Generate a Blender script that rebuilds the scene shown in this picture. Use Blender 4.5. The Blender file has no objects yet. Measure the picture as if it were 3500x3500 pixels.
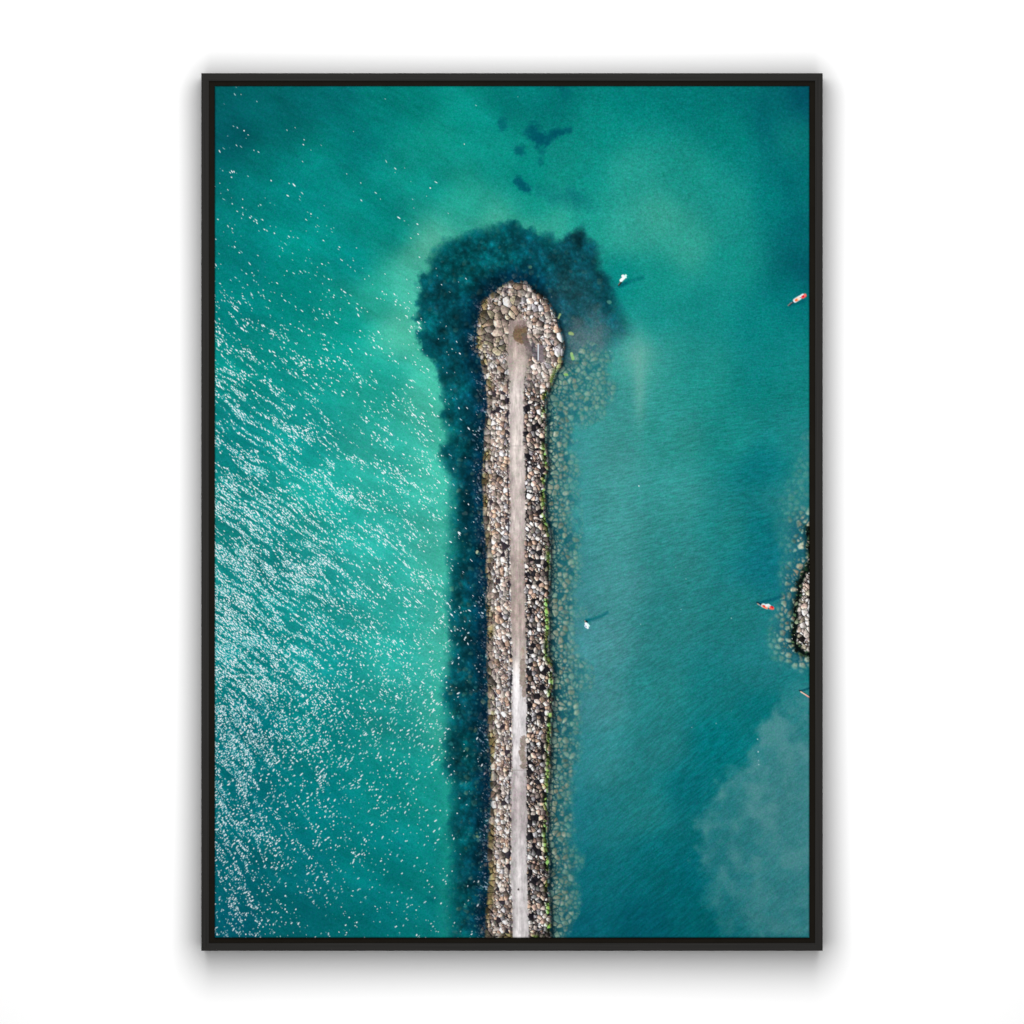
import bpy, bmesh, math
import numpy as np
from mathutils import Vector

# ------------------------------------------------------------------ camera, light, exposure
PX = 0.00025                      # one photograph pixel = 0.25 mm on the front of the frame
DEPTH = 0.060                     # the face of the frame stands 60 mm off the wall
CAM_D = 6.0
scene = bpy.context.scene
C = scene.collection
cam_data = bpy.data.cameras.new('camera')
cam = bpy.data.objects.new('camera', cam_data)
C.objects.link(cam)
cam.location = (0.0, -(DEPTH + CAM_D), 0.0)
cam.rotation_euler = (math.radians(90), 0, 0)
cam_data.sensor_width = 36.0
cam_data.lens = 36.0 * CAM_D / (3500 * PX)
cam_data.clip_start = 0.05
cam_data.clip_end = 60.0
scene.camera = cam

world = bpy.data.worlds.new('World')
scene.world = world
world.use_nodes = True
bg = world.node_tree.nodes['Background']
bg.inputs['Color'].default_value = (1.0, 1.0, 1.0, 1.0)
bg.inputs['Strength'].default_value = 0.14

lamp_data = bpy.data.lights.new('softbox', 'AREA')
lamp_data.shape = 'ELLIPSE'
lamp_data.size_y = 1.45
lamp_data.size = 0.90
lamp_data.energy = 27.3
lamp_data.color = (1.0, 1.0, 1.0)
lamp = bpy.data.objects.new('softbox', lamp_data)
C.objects.link(lamp)
lamp.location = (0.0, -1.2, 0.13)
lamp.rotation_euler = (Vector((0, 0, 0)) - Vector(lamp.location)).to_track_quat('-Z', 'Y').to_euler()

vs = scene.view_settings
vs.view_transform = 'Standard'
vs.look = 'None'
vs.exposure = 0.0
vs.gamma = 1.0
vs.use_curve_mapping = False
scene.render.engine = 'CYCLES'

PRINT_GAIN = 0.605                 # the print's ink reflectance for a full-scale print colour


# ------------------------------------------------------------------ helpers
def tag(o, label=None, cat=None, group=None, kind=None):
    if label: o['label'] = label
    if cat: o['category'] = cat
    if group: o['group'] = group
    if kind: o['kind'] = kind
    return o


def obj(name, me, mat=None, parent=None):
    o = bpy.data.objects.new(name, me)
    C.objects.link(o)
    if mat is not None:
        me.materials.append(mat)
    if parent is not None:
        o.parent = parent
    return o


def bm_obj(name, bm, mat=None, parent=None):
    bmesh.ops.recalc_face_normals(bm, faces=bm.faces[:])
    me = bpy.data.meshes.new(name)
    bm.to_mesh(me)
    bm.free()
    return obj(name, me, mat, parent)


def new_mat(name):
    m = bpy.data.materials.new(name)
    m.use_nodes = True
    return m, m.node_tree.nodes, m.node_tree.links, m.node_tree.nodes['Principled BSDF']


# ------------------------------------------------------------------ materials
def mat_wall():
    m, n, l, b = new_mat('white_wall_paint')
    b.inputs['Base Color'].default_value = (0.86, 0.86, 0.86, 1)
    b.inputs['Roughness'].default_value = 0.9
    b.inputs['Specular IOR Level'].default_value = 0.1
    tc = n.new('ShaderNodeTexCoord')
    nz = n.new('ShaderNodeTexNoise'); nz.inputs['Scale'].default_value = 160; nz.inputs['Detail'].default_value = 4
    bp = n.new('ShaderNodeBump'); bp.inputs['Strength'].default_value = 0.02; bp.inputs['Distance'].default_value = 0.001
    l.new(tc.outputs['Object'], nz.inputs['Vector'])
    l.new(nz.outputs['Fac'], bp.inputs['Height'])
    l.new(bp.outputs['Normal'], b.inputs['Normal'])
    return m


def mat_rail():
    # charcoal stained wood, the grain running along the rail's own length (local X)
    m, n, l, b = new_mat('charcoal_wood')
    tc = n.new('ShaderNodeTexCoord')
    mp = n.new('ShaderNodeMapping'); mp.inputs['Scale'].default_value = (9.0, 900.0, 900.0)
    nz = n.new('ShaderNodeTexNoise'); nz.inputs['Scale'].default_value = 1.0
    nz.inputs['Detail'].default_value = 4; nz.inputs['Roughness'].default_value = 0.6
    rp = n.new('ShaderNodeValToRGB')
    rp.color_ramp.elements[0].position = 0.3; rp.color_ramp.elements[0].color = (0.0138, 0.0134, 0.0127, 1)
    rp.color_ramp.elements[1].position = 0.7; rp.color_ramp.elements[1].color = (0.0208, 0.0198, 0.0187, 1)
    l.new(tc.outputs['Object'], mp.inputs['Vector'])
    l.new(mp.outputs['Vector'], nz.inputs['Vector'])
    l.new(nz.outputs['Fac'], rp.inputs['Fac'])
    l.new(rp.outputs['Color'], b.inputs['Base Color'])
    bp = n.new('ShaderNodeBump'); bp.inputs['Strength'].default_value = 0.15; bp.inputs['Distance'].default_value = 0.0004
    l.new(nz.outputs['Fac'], bp.inputs['Height'])
    l.new(bp.outputs['Normal'], b.inputs['Normal'])
    b.inputs['Roughness'].default_value = 0.75
    b.inputs['Specular IOR Level'].default_value = 0.015
    return m


def mat_dark(name, col):
    m, n, l, b = new_mat(name)
    tc = n.new('ShaderNodeTexCoord')
    nz = n.new('ShaderNodeTexNoise'); nz.inputs['Scale'].default_value = 60
    mx = n.new('ShaderNodeMix'); mx.data_type = 'RGBA'
    mx.inputs['A'].default_value = tuple(c * 0.85 for c in col) + (1,)
    mx.inputs['B'].default_value = tuple(c * 1.15 for c in col) + (1,)
    l.new(tc.outputs['Object'], nz.inputs['Vector'])
    l.new(nz.outputs['Fac'], mx.inputs['Factor'])
    l.new(mx.outputs['Result'], b.inputs['Base Color'])
    b.inputs['Roughness'].default_value = 0.85
    b.inputs['Specular IOR Level'].default_value = 0.0
    return m


def mat_print():
    m, n, l, b = new_mat('matt_print')
    at = n.new('ShaderNodeAttribute'); at.attribute_name = 'ink'; at.attribute_type = 'GEOMETRY'
    l.new(at.outputs['Color'], b.inputs['Base Color'])
    b.inputs['Roughness'].default_value = 0.9
    b.inputs['Specular IOR Level'].default_value = 0.0
    return m


# ------------------------------------------------------------------ the printed picture, computed (ART-BEGIN)
PX0, PX1, PY0, PY1 = 733.0, 2767.5, 293.0, 3206.5      # print area in photograph pixels
RES = 0.5200                                            # print dots per photograph pixel
GW = int(round((PX1 - PX0) * RES)) + 1
GH = int(round((PY1 - PY0) * RES)) + 1


def sstep(a, b, x):
    t = np.clip((x - a) / (b - a), 0, 1)
    return t * t * (3 - 2 * t)


def mixc(img, col, a):
    """img (...,3) blended towards col by a (...)"""
    return img + (np.asarray(col, dtype=np.float32) - img) * a[..., None]


class Noise:
    def __init__(self, seed):
        self.t = np.random.default_rng(seed).random((256, 256)).astype(np.float32)

    def __call__(self, u, v):
        u = u + 1000.0; v = v + 1000.0
        iu = np.floor(u).astype(np.int32); iv = np.floor(v).astype(np.int32)
        fu = (u - iu).astype(np.float32); fv = (v - iv).astype(np.float32)
        fu = fu * fu * (3 - 2 * fu); fv = fv * fv * (3 - 2 * fv)
        a, b, c, d = iu & 255, (iu + 1) & 255, iv & 255, (iv + 1) & 255
        t = self.t
        top = t[c, a] * (1 - fu) + t[c, b] * fu
        bot = t[d, a] * (1 - fu) + t[d, b] * fu
        return top * (1 - fv) + bot * fv


def fbm(seed, u, v, octv=4, gain=0.5):
    s = 0; amp = 1.0; tot = 0
    for k in range(octv):
        s = s + amp * Noise(seed * 17 + k)(u * 2 ** k + 13.7 * k, v * 2 ** k + 7.1 * k)
        tot += amp; amp *= gain
    return s / tot


def rot(x, y, deg):
    a = math.radians(deg)
    return x * math.cos(a) + y * math.sin(a), -x * math.sin(a) + y * math.cos(a)


def poly_sd(X, Y, pts):
    """signed distance to a polygon, positive inside (computed on a coarse lattice by the caller where large)"""
    P = np.asarray(pts, dtype=np.float64)
    d2 = np.full(X.shape, 1e12)
    inside = np.zeros(X.shape, bool)
    n = len(P)
    for i in range(n):
        x0, y0 = P[i]; x1, y1 = P[(i + 1) % n]
        dx, dy = x1 - x0, y1 - y0
        L = dx * dx + dy * dy + 1e-9
        t = np.clip(((X - x0) * dx + (Y - y0) * dy) / L, 0, 1)
        d2 = np.minimum(d2, (X - x0 - t * dx) ** 2 + (Y - y0 - t * dy) ** 2)
        if y0 != y1:
            c = (y0 > Y) != (y1 > Y)
            inside ^= c & (X < dx * (Y - y0) / dy + x0)
    return np.where(inside, np.sqrt(d2), -np.sqrt(d2)).astype(np.float32)


def upsample(small, H, W):
    h, w = small.shape[:2]
    y = np.linspace(0, h - 1, H); x = np.linspace(0, w - 1, W)
    iy = np.clip(np.floor(y).astype(int), 0, h - 2); ix = np.clip(np.floor(x).astype(int), 0, w - 2)
    fy = (y - iy).astype(np.float32); fx = (x - ix).astype(np.float32)
    if small.ndim == 3:
        fy = fy[:, None, None]; fx = fx[None, :, None]
    else:
        fy = fy[:, None]; fx = fx[None, :]
    a = small[iy][:, ix]; b = small[iy][:, ix + 1]; c = small[iy + 1][:, ix]; d = small[iy + 1][:, ix + 1]
    return (a * (1 - fx) + b * fx) * (1 - fy) + (c * (1 - fx) + d * fx) * fy


WATER = [  # x, y in photograph pixels, then the printed colour there
 (740,300,0,97,96),(900,400,0,106,103),(810,460,0,90,92),(1000,330,0,102,99),(1150,320,0,110,106),(1300,350,0,130,118),
 (1200,480,0,118,111),(1100,540,2,132,120),(900,540,0,120,112),(1420,340,0,134,120),(1500,470,10,150,130),(1600,400,5,144,127),
 (1750,330,0,119,109),(1450,600,8,143,126),(1620,700,30,158,134),(1690,765,60,172,145),(1300,730,0,134,121),(1000,690,0,128,118),
 (850,880,0,125,117),(1000,840,0,144,129),(1200,880,0,132,121),(1340,800,3,140,124),(1470,850,78,180,150),(1420,900,62,176,148),
 (1390,1000,62,178,150),(1290,1030,32,164,139),(1180,1100,6,148,130),(1000,1030,0,139,125),(800,1030,0,134,124),(1370,1130,70,187,155),
 (1100,1200,10,158,139),(900,1250,6,149,134),(1470,1340,62,188,158),(1300,1300,26,170,147),(1500,1600,60,188,160),(1300,1600,40,177,155),
 (1000,1500,14,154,141),(800,1500,8,140,132),(1100,1700,26,168,150),(850,1800,16,148,138),(1500,1900,60,186,160),(1300,1900,40,174,155),
 (1100,2000,24,158,146),(900,2000,12,146,138),(1500,2200,58,181,157),(1350,2200,35,168,150),(1100,2250,14,149,140),(850,2250,6,140,134),
 (1510,2450,46,170,148),(1350,2500,20,154,140),(1100,2500,4,138,131),(850,2500,0,124,125),(1500,2700,17,154,138),(1300,2700,5,140,130),
 (1100,2750,0,127,124),(850,2750,0,115,118),(1500,2950,6,138,128),(1300,2950,0,127,122),(1000,2950,0,114,115),(800,3000,0,105,111),
 (1500,3150,4,128,122),(1250,3150,0,117,115),(1000,3150,0,107,109),(780,3180,0,94,104),
 (1900,330,0,118,110),(2050,450,6,140,125),(2000,600,10,148,131),(1800,600,2,140,124),(1700,560,8,146,128),(1830,720,8,150,130),
 (2150,320,0,128,117),(2350,320,0,124,115),(2550,320,0,114,109),(2745,320,0,84,95),(2640,330,0,106,105),
 (2150,600,30,153,134),(2250,750,50,164,142),(2350,600,20,145,128),(2500,450,2,130,118),(2610,400,0,108,107),(2700,480,6,120,113),
 (2500,700,20,145,130),(2650,680,0,124,117),(2740,800,0,104,105),(2700,600,0,112,110),(2350,850,45,164,142),(2150,800,40,158,138),
 (1820,780,55,168,142),(1900,770,45,164,140),(1990,760,20,150,130),(2500,900,16,145,130),(2700,1000,0,118,114),(2755,930,0,92,98),
 (2250,950,16,149,132),(2120,950,4,136,124),(2400,1050,15,142,130),(2600,1100,6,132,124),(2200,1100,15,140,128),(2250,1220,40,150,138),(2400,1250,26,145,134),
 (2600,1300,10,132,126),(2740,1300,14,134,128),(2150,1250,50,152,142),(2100,1400,52,150,145),(2100,1600,56,148,145),(2100,1800,56,147,145),
 (2100,2000,58,144,145),(2050,2200,62,144,147),(2300,1500,38,145,138),(2300,1700,44,144,140),(2300,1900,40,140,138),(2300,2100,35,134,134),
 (2500,1500,20,136,130),(2600,1600,6,120,125),(2600,1800,6,116,122),(2500,1800,26,132,130),(2625,1920,10,115,125),(2740,1500,22,131,130),
 (2670,1720,28,130,132),(2500,2100,26,128,128),(2550,2250,24,124,127),(2050,2400,56,141,144),(2050,2600,42,136,139),(2050,2800,24,124,130),
 (2000,3000,10,111,119),(2000,3180,5,100,111),(2250,2350,32,132,132),(2450,2350,16,122,124),(2600,2300,24,121,125),(2600,2420,5,117,121),
 (2250,2550,30,129,131),(2450,2550,0,115,120),(2350,2700,4,111,118),(2200,2750,26,127,129),(2250,2950,5,111,118),(2350,3000,0,105,114),
 (2200,3180,0,94,106),(2400,3150,0,104,111),(2700,2700,40,128,132),(2700,3100,30,120,126)]

REEF = [(1760,749),(1783,782),(1816,784),(1844,796),(1886,800),(1904,828),(1946,800),(1974,787),(1993,784),(2011,819),(2039,842),(2049,880),
 (2049,922),(2086,945),(2095,1000),(2118,1057),(2142,1112),(2151,1145),(2123,1160),(2090,1180),(2050,1230),(1980,1250),(1900,1300),(1700,1400),
 (1700,3209),(1545,3209),(1540,3120),(1540,3050),(1545,3000),(1550,2900),(1530,2840),(1545,2760),(1545,2680),(1515,2620),(1528,2580),(1520,2540),
 (1525,2480),(1530,2430),(1510,2380),(1520,2350),(1530,2290),(1540,2200),(1530,2130),(1535,2050),(1535,1960),(1545,1850),(1540,1740),(1543,1650),
 (1504,1560),(1513,1522),(1536,1471),(1508,1429),(1518,1378),(1508,1341),(1490,1285),(1490,1243),(1457,1224),(1434,1173),(1420,1140),(1443,1127),
 (1420,1089),(1429,1057),(1424,1010),(1438,982),(1434,945),(1466,926),(1471,880),(1504,842),(1536,814),(1611,791),(1667,782),(1713,763)]
BANK_R = [(1755,959),(1797,964),(1834,996),(1867,1020),(1890,1057),(1909,1103),(1925,1150),(1930,1182),(1920,1252),(1904,1271),(1886,1318),(1867,1360),
 (1867,1392),(1869,1462),(1867,1532),(1876,1592),(1863,1650),(1866,1760),(1882,1830),(1882,1900),(1880,2000),(1875,2060),(1879,2140),(1875,2240),
 (1885,2260),(1894,2310),(1888,2360),(1891,2400),(1885,2480),(1882,2560),(1882,2620),(1875,2700),(1872,2760),(1875,2800),(1869,2850),(1880,2960),
 (1875,3030),(1882,3100),(1885,3212)]
BANK_L = [(1658,3212),(1661,3130),(1667,3060),(1674,2990),(1667,2920),(1674,2800),(1680,2760),(1677,2730),(1680,2700),(1674,2640),(1677,2560),(1667,2500),
 (1670,2400),(1667,2320),(1664,2240),(1664,2200),(1667,2140),(1661,2040),(1667,2000),(1661,1960),(1664,1900),(1661,1850),(1655,1780),(1652,1720),
 (1649,1640),(1650,1578),(1655,1532),(1657,1485),(1660,1439),(1667,1383),(1662,1345),(1653,1276),(1643,1229),(1629,1187),(1629,1159),(1634,1113),
 (1639,1066),(1648,1029),(1685,1001),(1723,973)]
PATH = [(1741,1093),(1802,1092),(1803,1150),(1816,1173),(1827,1205),(1806,1234),(1797,1276),(1790,1345),(1790,1508),(1797,1602),(1796,1700),(1798,1800),
 (1793,1950),(1799,2150),(1801,2240),(1798,2260),(1801,2400),(1801,2750),(1804,2780),(1801,2900),(1804,3000),(1807,3100),(1810,3212),
 (1751,3212),(1750,3100),(1744,3000),(1747,2900),(1745,2720),(1748,2640),(1750,2560),(1748,2400),(1751,2300),(1748,2200),(1745,2100),(1743,1900),
 (1743,1700),(1739,1640),(1741,1500),(1739,1400),(1741,1300),(1734,1240),(1734,1140)]
APRON = [(1880,1330),(1905,1290),(1940,1250),(2000,1200),(2070,1235),(2092,1300),(2072,1370),(2040,1405),(1990,1425),(1955,1455),(1945,1520),(1962,1560),
 (1967,1640),(1955,1720),(1955,1800),(1965,1900),(1960,2000),(1970,2100),(1965,2200),(1990,2280),(1996,2340),(1982,2420),(1958,2500),(1962,2600),
 (1952,2700),(1942,2800),(1952,2850),(1967,2920),(1962,3000),(1967,3050),(1950,3100),(1920,3150),(1912,3212),(1800,3212),(1800,1400)]
ISLET = [(2790,1790),(2752,1800),(2757,1860),(2762,1913),(2744,1952),(2723,1990),(2721,2029),(2711,2060),(2708,2089),(2711,2120),(2703,2159),(2703,2198),
 (2718,2223),(2744,2242),(2790,2256)]
ISLE_APRON = [(2790,1480),(2738,1470),(2722,1560),(2700,1640),(2676,1700),(2656,1780),(2668,1850),(2676,1900),(2672,1990),(2664,2042),(2646,2107),(2628,2148),
 (2622,2172),(2633,2223),(2646,2262),(2698,2278),(2736,2292),(2790,2300)]
PLUME = [(2665,2320),(2648,2410),(2612,2480),(2577,2530),(2560,2590),(2502,2622),(2474,2640),(2452,2690),(2422,2710),(2415,2745),(2382,2790),(2375,2850),
 (2388,2900),(2380,2950),(2402,3000),(2382,3045),(2420,3090),(2450,3215),(2800,3215),(2800,2300),(2720,2305)]


def voronoi(X, Y, cell, seed, jit=0.95, asp=0.22, wgt=0.14):
    """anisotropic cells: distance gap to the next cell, offsets from the own seed, and a random number table per cell"""
    rng = np.random.default_rng(seed)
    N = 512
    T = rng.random((N, N, 8)).astype(np.float32)
    cx = np.floor(X / cell).astype(np.int32); cy = np.floor(Y / cell).astype(np.int32)
    f1 = np.full(X.shape, 1e9, np.float32); f2 = f1.copy()
    bx = np.zeros_like(f1); by = np.zeros_like(f1)
    idx = np.zeros(X.shape, np.int32); idy = np.zeros(X.shape, np.int32)
    for oy in range(-2, 3):
        for ox in range(-2, 3):
            ix = (cx + ox); iy = (cy + oy)
            t = T[iy % N, ix % N]
            sx = (ix + 0.5 + (t[..., 0] - 0.5) * jit) * cell
            sy = (iy + 0.5 + (t[..., 1] - 0.5) * jit) * cell
            dx = (X - sx).astype(np.float32); dy = (Y - sy).astype(np.float32)
            a = t[..., 2] * math.pi
            k = 1 + asp * t[..., 3]
            c, s = np.cos(a), np.sin(a)
            u = (dx * c + dy * s) / k; v = (-dx * s + dy * c) * k
            d = np.sqrt(u * u + v * v) - t[..., 4] * cell * wgt
            m = d < f1
            f2 = np.where(m, f1, np.minimum(f2, d))
            bx = np.where(m, dx, bx); by = np.where(m, dy, by)
            idx = np.where(m, ix % N, idx); idy = np.where(m, iy % N, idy)
            f1 = np.where(m, d, f1)
    R = np.random.default_rng(seed + 1).random((N, N, 6)).astype(np.float32)[idy, idx]
    return (f2 - f1) / cell, bx / cell, by / cell, R


def palette(r, cols):
    """stepless pick from a list of (weight, colour)"""
    w = np.cumsum([c[0] for c in cols]); w = w / w[-1]
    k = np.searchsorted(w, r.ravel()).clip(0, len(cols) - 1).reshape(r.shape)
    return np.asarray([c[1] for c in cols], dtype=np.float32)[k]


def stones(X, Y, cell, seed, cols, gap=(0.05, 0.22), light=0.6, relief=0.5, split=0.35, warp=0.11, pit=0.08):
    """rubble: warped cells, some of them broken into smaller stones, each with two facets and its own tone"""
    wx = fbm(seed + 7, X / (cell * 0.9), Y / (cell * 0.9), 2) - 0.5
    wy = fbm(seed + 8, X / (cell * 0.9), Y / (cell * 0.9), 2) - 0.5
    Xw = X + wx * cell * warp * 2; Yw = Y + wy * cell * warp * 2

    def lay(c, sd):
        e, bx, by, R = voronoi(Xw, Yw, c, sd)
        col = palette(R[..., 0], cols)
        tx = (R[..., 1] - 0.5); ty = (R[..., 2] - 0.5)
        ang = R[..., 4] * 6.283
        f = np.tanh(7 * (bx * np.cos(ang) + by * np.sin(ang) + 0.12 * (R[..., 5] - 0.5)))
        fl = -np.cos(ang) * 0.8 + np.sin(ang) * 0.5          # facets turned to the lower left are the bright ones
        shade = 1 + light * (-(bx * 0.8 + tx * 0.5) + (by * 0.4 + ty * 0.25)) + relief * (R[..., 3] - 0.55) + 0.34 * light * f * fl
        return e, col, shade, R
    e, col, sh, R = lay(cell, seed)
    e2, col2, sh2, R2 = lay(cell * 0.56, seed + 3)
    pick = (R[..., 5] < split)
    nz = fbm(seed + 5, X / 5.0, Y / 5.0, 2)
    m = sstep(gap[0], gap[1], e + 0.10 * (nz - 0.5))
    m2 = m * sstep(gap[0] * 0.9, gap[1] * 1.2, e2 + 0.12 * (nz - 0.5))
    m = np.where(pick, m2, m)
    Rp = np.where(pick, R2[..., 4], R[..., 2])
    m = m * np.where(Rp < pit, 0.12, 1.0)
    col = np.where(pick[..., None], col2, col); sh = np.where(pick, sh2, sh)
    sh = sh * (0.68 + 0.66 * nz)
    col = mixc(col, np.array([1.0, 0.985, 0.96], np.float32) * col.mean(-1, keepdims=True), np.full(col.shape[:-1], 0.28, np.float32))
    return np.clip(col * sh[..., None], 0, 250), m, np.where(pick[..., None], R2, R)


def field(pts, H, W, soft=70.0):
    """smooth scattered interpolation over the print"""
    h, w = 147, 103
    gx, gy = np.meshgrid(np.linspace(PX0, PX1, w), np.linspace(PY0, PY1, h))
    num = np.zeros((h, w)); den = np.zeros((h, w))
    for (px, py, v) in pts:
        k = 1.0 / ((gx - px) ** 2 + (gy - py) ** 2 + soft ** 2) ** 2
        num += k * v; den += k
    return upsample((num / den).astype(np.float32), H, W)


COVER = [(740,2000,.46),(740,2400,.44),(740,2800,.24),(740,3100,.10),(740,1700,.36),(740,1400,.21),(740,1100,.07),(740,900,.03),(740,600,.010),(740,400,.004),
 (1000,2000,.31),(1000,2400,.25),(1000,2800,.10),(1000,3100,.045),(1000,1700,.23),(1000,1400,.14),(1000,1100,.045),(1000,900,.018),(1000,600,.004),(1000,350,.001),
 (1300,2000,.14),(1300,2400,.09),(1300,2800,.04),(1300,3100,.022),(1300,1700,.13),(1300,1400,.08),(1300,1100,.022),(1300,800,.003),(1300,400,.002),
 (1500,2000,.08),(1500,2400,.04),(1500,2800,.022),(1500,3100,.018),(1500,1700,.09),(1500,1400,.075),(1500,1100,.022),(1500,900,.006),
 (1620,1250,.05),(1620,1600,.06),(1620,2000,.05),(1620,2500,.045),(1620,3000,.03),(1600,1000,.012),(1600,850,.003),(1650,500,.0005),(1650,700,.0005),(1700,400,.0005)]


def paint():
    x = np.linspace(PX0, PX1, GW); y = np.linspace(PY0, PY1, GH)
    X, Y = np.meshgrid(x.astype(np.float32), y.astype(np.float32))
    rng = np.random.default_rng(7)

    # --- open water: broad colour
    h, w = 147, 103
    gx, gy = np.meshgrid(np.linspace(PX0, PX1, w), np.linspace(PY0, PY1, h))
    Wt = np.asarray(WATER, float)
    num = np.zeros((h, w, 3)); den = np.zeros((h, w, 1))
    # never mix colours across the breakwater
    side = np.where(gy > 1000, np.sign(gx - 1770), 0)
    for (px, py, r, g, b) in Wt:
        d2 = (gx - px) ** 2 + (gy - py) ** 2
        k = 1.0 / (d2 + 55.0 ** 2) ** 2
        if py > 1000:
            k = np.where(side * np.sign(px - 1770) < 0, k * 1e-3, k)
        num += k[..., None] * np.array([r, g, b]); den += k[..., None]
    img = upsample((num / den).astype(np.float32), GH, GW)

    img = img * np.array([1.0, 0.965, 0.99], np.float32) + np.array([4, 0, 3], np.float32)
    img = img * (1 - sstep(1900, 2100, X)[..., None] * sstep(1100, 1500, Y)[..., None] * np.array([-0.04, 0.0, 0.035], np.float32))
    left = sstep(1900, 1500, X) * sstep(900, 1100, Y) + sstep(2050, 1400, X) * (1 - sstep(900, 1100, Y))
    right = 1 - left
    # --- swell bands on the left, cloudy patches, ripples on the right
    u, v = rot(X, Y, 24)
    sw = fbm(11, u / 240, v / 75, 4, 0.55) - 0.5
    img = img * (1 + (0.24 * left * sw)[..., None])
    cl = fbm(12, X / 150, Y / 150, 4) - 0.5
    img = img * (1 + (0.16 * cl)[..., None])
    u2, v2 = rot(X, Y, 30)
    fs = fbm(13, u2 / 34, v2 / 9, 3) - 0.5
    img = img * (1 + (0.12 * left * fs)[..., None])
    # ripples: fan out, from level near the head to steep at the lower right
    ang = np.clip((Y - 900) / 1500, 0, 1) * 34 + 4
    a = np.radians(-ang)
    ru = X * np.cos(a) + Y * np.sin(a); rv = -X * np.sin(a) + Y * np.cos(a)
    rp = 0.85 * Noise(14)(ru / 24, rv / 4.3 + 0.8 * Noise(19)(X / 60, Y / 60)) + 0.15 * fbm(15, ru / 60, rv / 13, 2) - 0.5
    amp = sstep(1900, 2050, X) * 0.23 * sstep(900, 1500, Y) * (0.7 + 0.6 * fbm(16, X / 160, Y / 160, 2))
    hatch = (Noise(17)(ru / 9.0, rv / 4.6) + Noise(18)(ru / 5.0, rv / 5.0)) * 0.5 - 0.5
    img = img * (1 + (0.20 * hatch * (0.35 + 0.65 * right * sstep(1700, 1000, Y)))[..., None])
    img = img * (1 + (amp * rp)[..., None])

    # --- sea-bed weed patches at the top
    def seg_d(x0, y0, x1, y1):
        dx, dy = x1 - x0, y1 - y0
        t = np.clip(((X - x0) * dx + (Y - y0) * dy) / (dx * dx + dy * dy + 1e-6), 0, 1)
        return np.sqrt((X - x0 - t * dx) ** 2 + (Y - y0 - t * dy) ** 2)
    wob = 0.6 * fbm(21, X / 26, Y / 26, 3) + 0.5 * fbm(22, X / 9, Y / 9, 2) - 0.55
    for (x0, y0, x1, y1, r, al) in [(1820,446,1848,478,22,.85),(1848,478,1900,458,17,.85),(1900,458,1944,443,9,.8),(1774,508,1782,518,15,.7),
            (1772,620,1785,634,15,.85),(1785,640,1806,650,14,.85),(1716,420,1720,436,15,.55),(1835,503,1856,520,10,.4),(1848,552,1850,558,9,.4),
            (1918,296,1930,312,20,.35),(1840,655,1960,665,22,.22),(1960,670,2015,700,26,.28),(1900,690,1950,700,22,.2),(1475,3074,1480,3076,14,.28),
            (1545,1780,1548,1800,12,.3),(1530,1900,1535,1912,10,.4),(2600,360,2640,520,30,.16),(2700,640,2720,760,34,.2)]:
        m = sstep(r * 1.7, r * 0.2, seg_d(x0, y0, x1, y1) + wob * (r + 6) * 1.5)
        img = mixc(img, (0, 82, 96), m * al)

    # --- dark reef round the head and along the seaward side
    lo = np.meshgrid(np.linspace(PX0, PX1, GW // 2), np.linspace(PY0, PY1, GH // 2))
    def SD(p):
        return upsample(poly_sd(lo[0], lo[1], p), GH, GW)
    sd_reef = SD(REEF)
    bank_poly = BANK_R + BANK_L
    sd_bank = SD(bank_poly)
    n1 = fbm(31, X / 24, Y / 24, 4, 0.6); n2 = fbm(32, X / 9, Y / 9, 3, 0.6); n3 = fbm(33, X / 70, Y / 70, 3)
    ysr, xsr = np.nonzero((sd_reef > -60) & (X < 2200))
    bump = np.zeros_like(X)
    for c_, w_, sd2 in ((34, 0.55, 301), (17, 0.45, 311)):
        e_, bx2, by2, R_ = voronoi(X[ysr, xsr] + (n2[ysr, xsr] - 0.5) * 10, Y[ysr, xsr] + (n1[ysr, xsr] - 0.5) * 10, c_, sd2)
        dome = np.clip(1.05 - 1.5 * np.hypot(bx2, by2), 0, 1) * (0.4 + 0.9 * R_[:, 0])
        bump[ysr, xsr] += w_ * dome
    soft = 10 + 8 * sstep(1900, 2050, X) + 8 * sstep(1300, 1700, Y)
    cl2 = 36 - 12 * sstep(1350, 1650, Y)
    soft = soft * (1 + 1.3 * sstep(0.35, 0.7, n3))
    mr = sstep(-1, 1, (sd_reef + (n1 - 0.5) * cl2 * 0.7 + (bump - 0.3) * 15 + (n2 - 0.5) * 7) / soft)
    halo = sstep(-70, 0, sd_reef) * (1 - mr) * sstep(1750, 1500, X) * sstep(800, 1000, Y)
    img = mixc(img, (78, 190, 160), halo * 0.25)
    near = sstep(-95, -8, sd_bank)
    reef = np.zeros_like(img) + np.array([6, 72, 88], np.float32)
    reef = mixc(reef, (0, 40, 66), near * 0.85)
    reef = mixc(reef, (2, 102, 112), sstep(0.48, 0.72, n3) * 0.5 * (1 - near))
    reef = mixc(reef, (14, 80, 98), sstep(1800, 1950, X) * 0.6)
    n4 = fbm(35, X / 5.0, Y / 5.0, 2)
    reef = reef * (0.34 + 0.9 * (0.45 * n1 + 0.3 * n2 + 0.25 * n4) + 0.46 * bump * (1 - 0.3 * sstep(1850, 1980, X)))[..., None]
    reef = reef * (0.46 + 1.08 * fbm(36, X / 42, Y / 42, 4, 0.6))[..., None] * (1 + 0.5 * sw * left)[..., None]
    outer = sstep(46, 2, sd_reef + (n1 - 0.5) * 40) * sstep(1950, 1850, X)
    reef = mixc(reef, (4, 104, 114), outer * 0.45)
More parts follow.
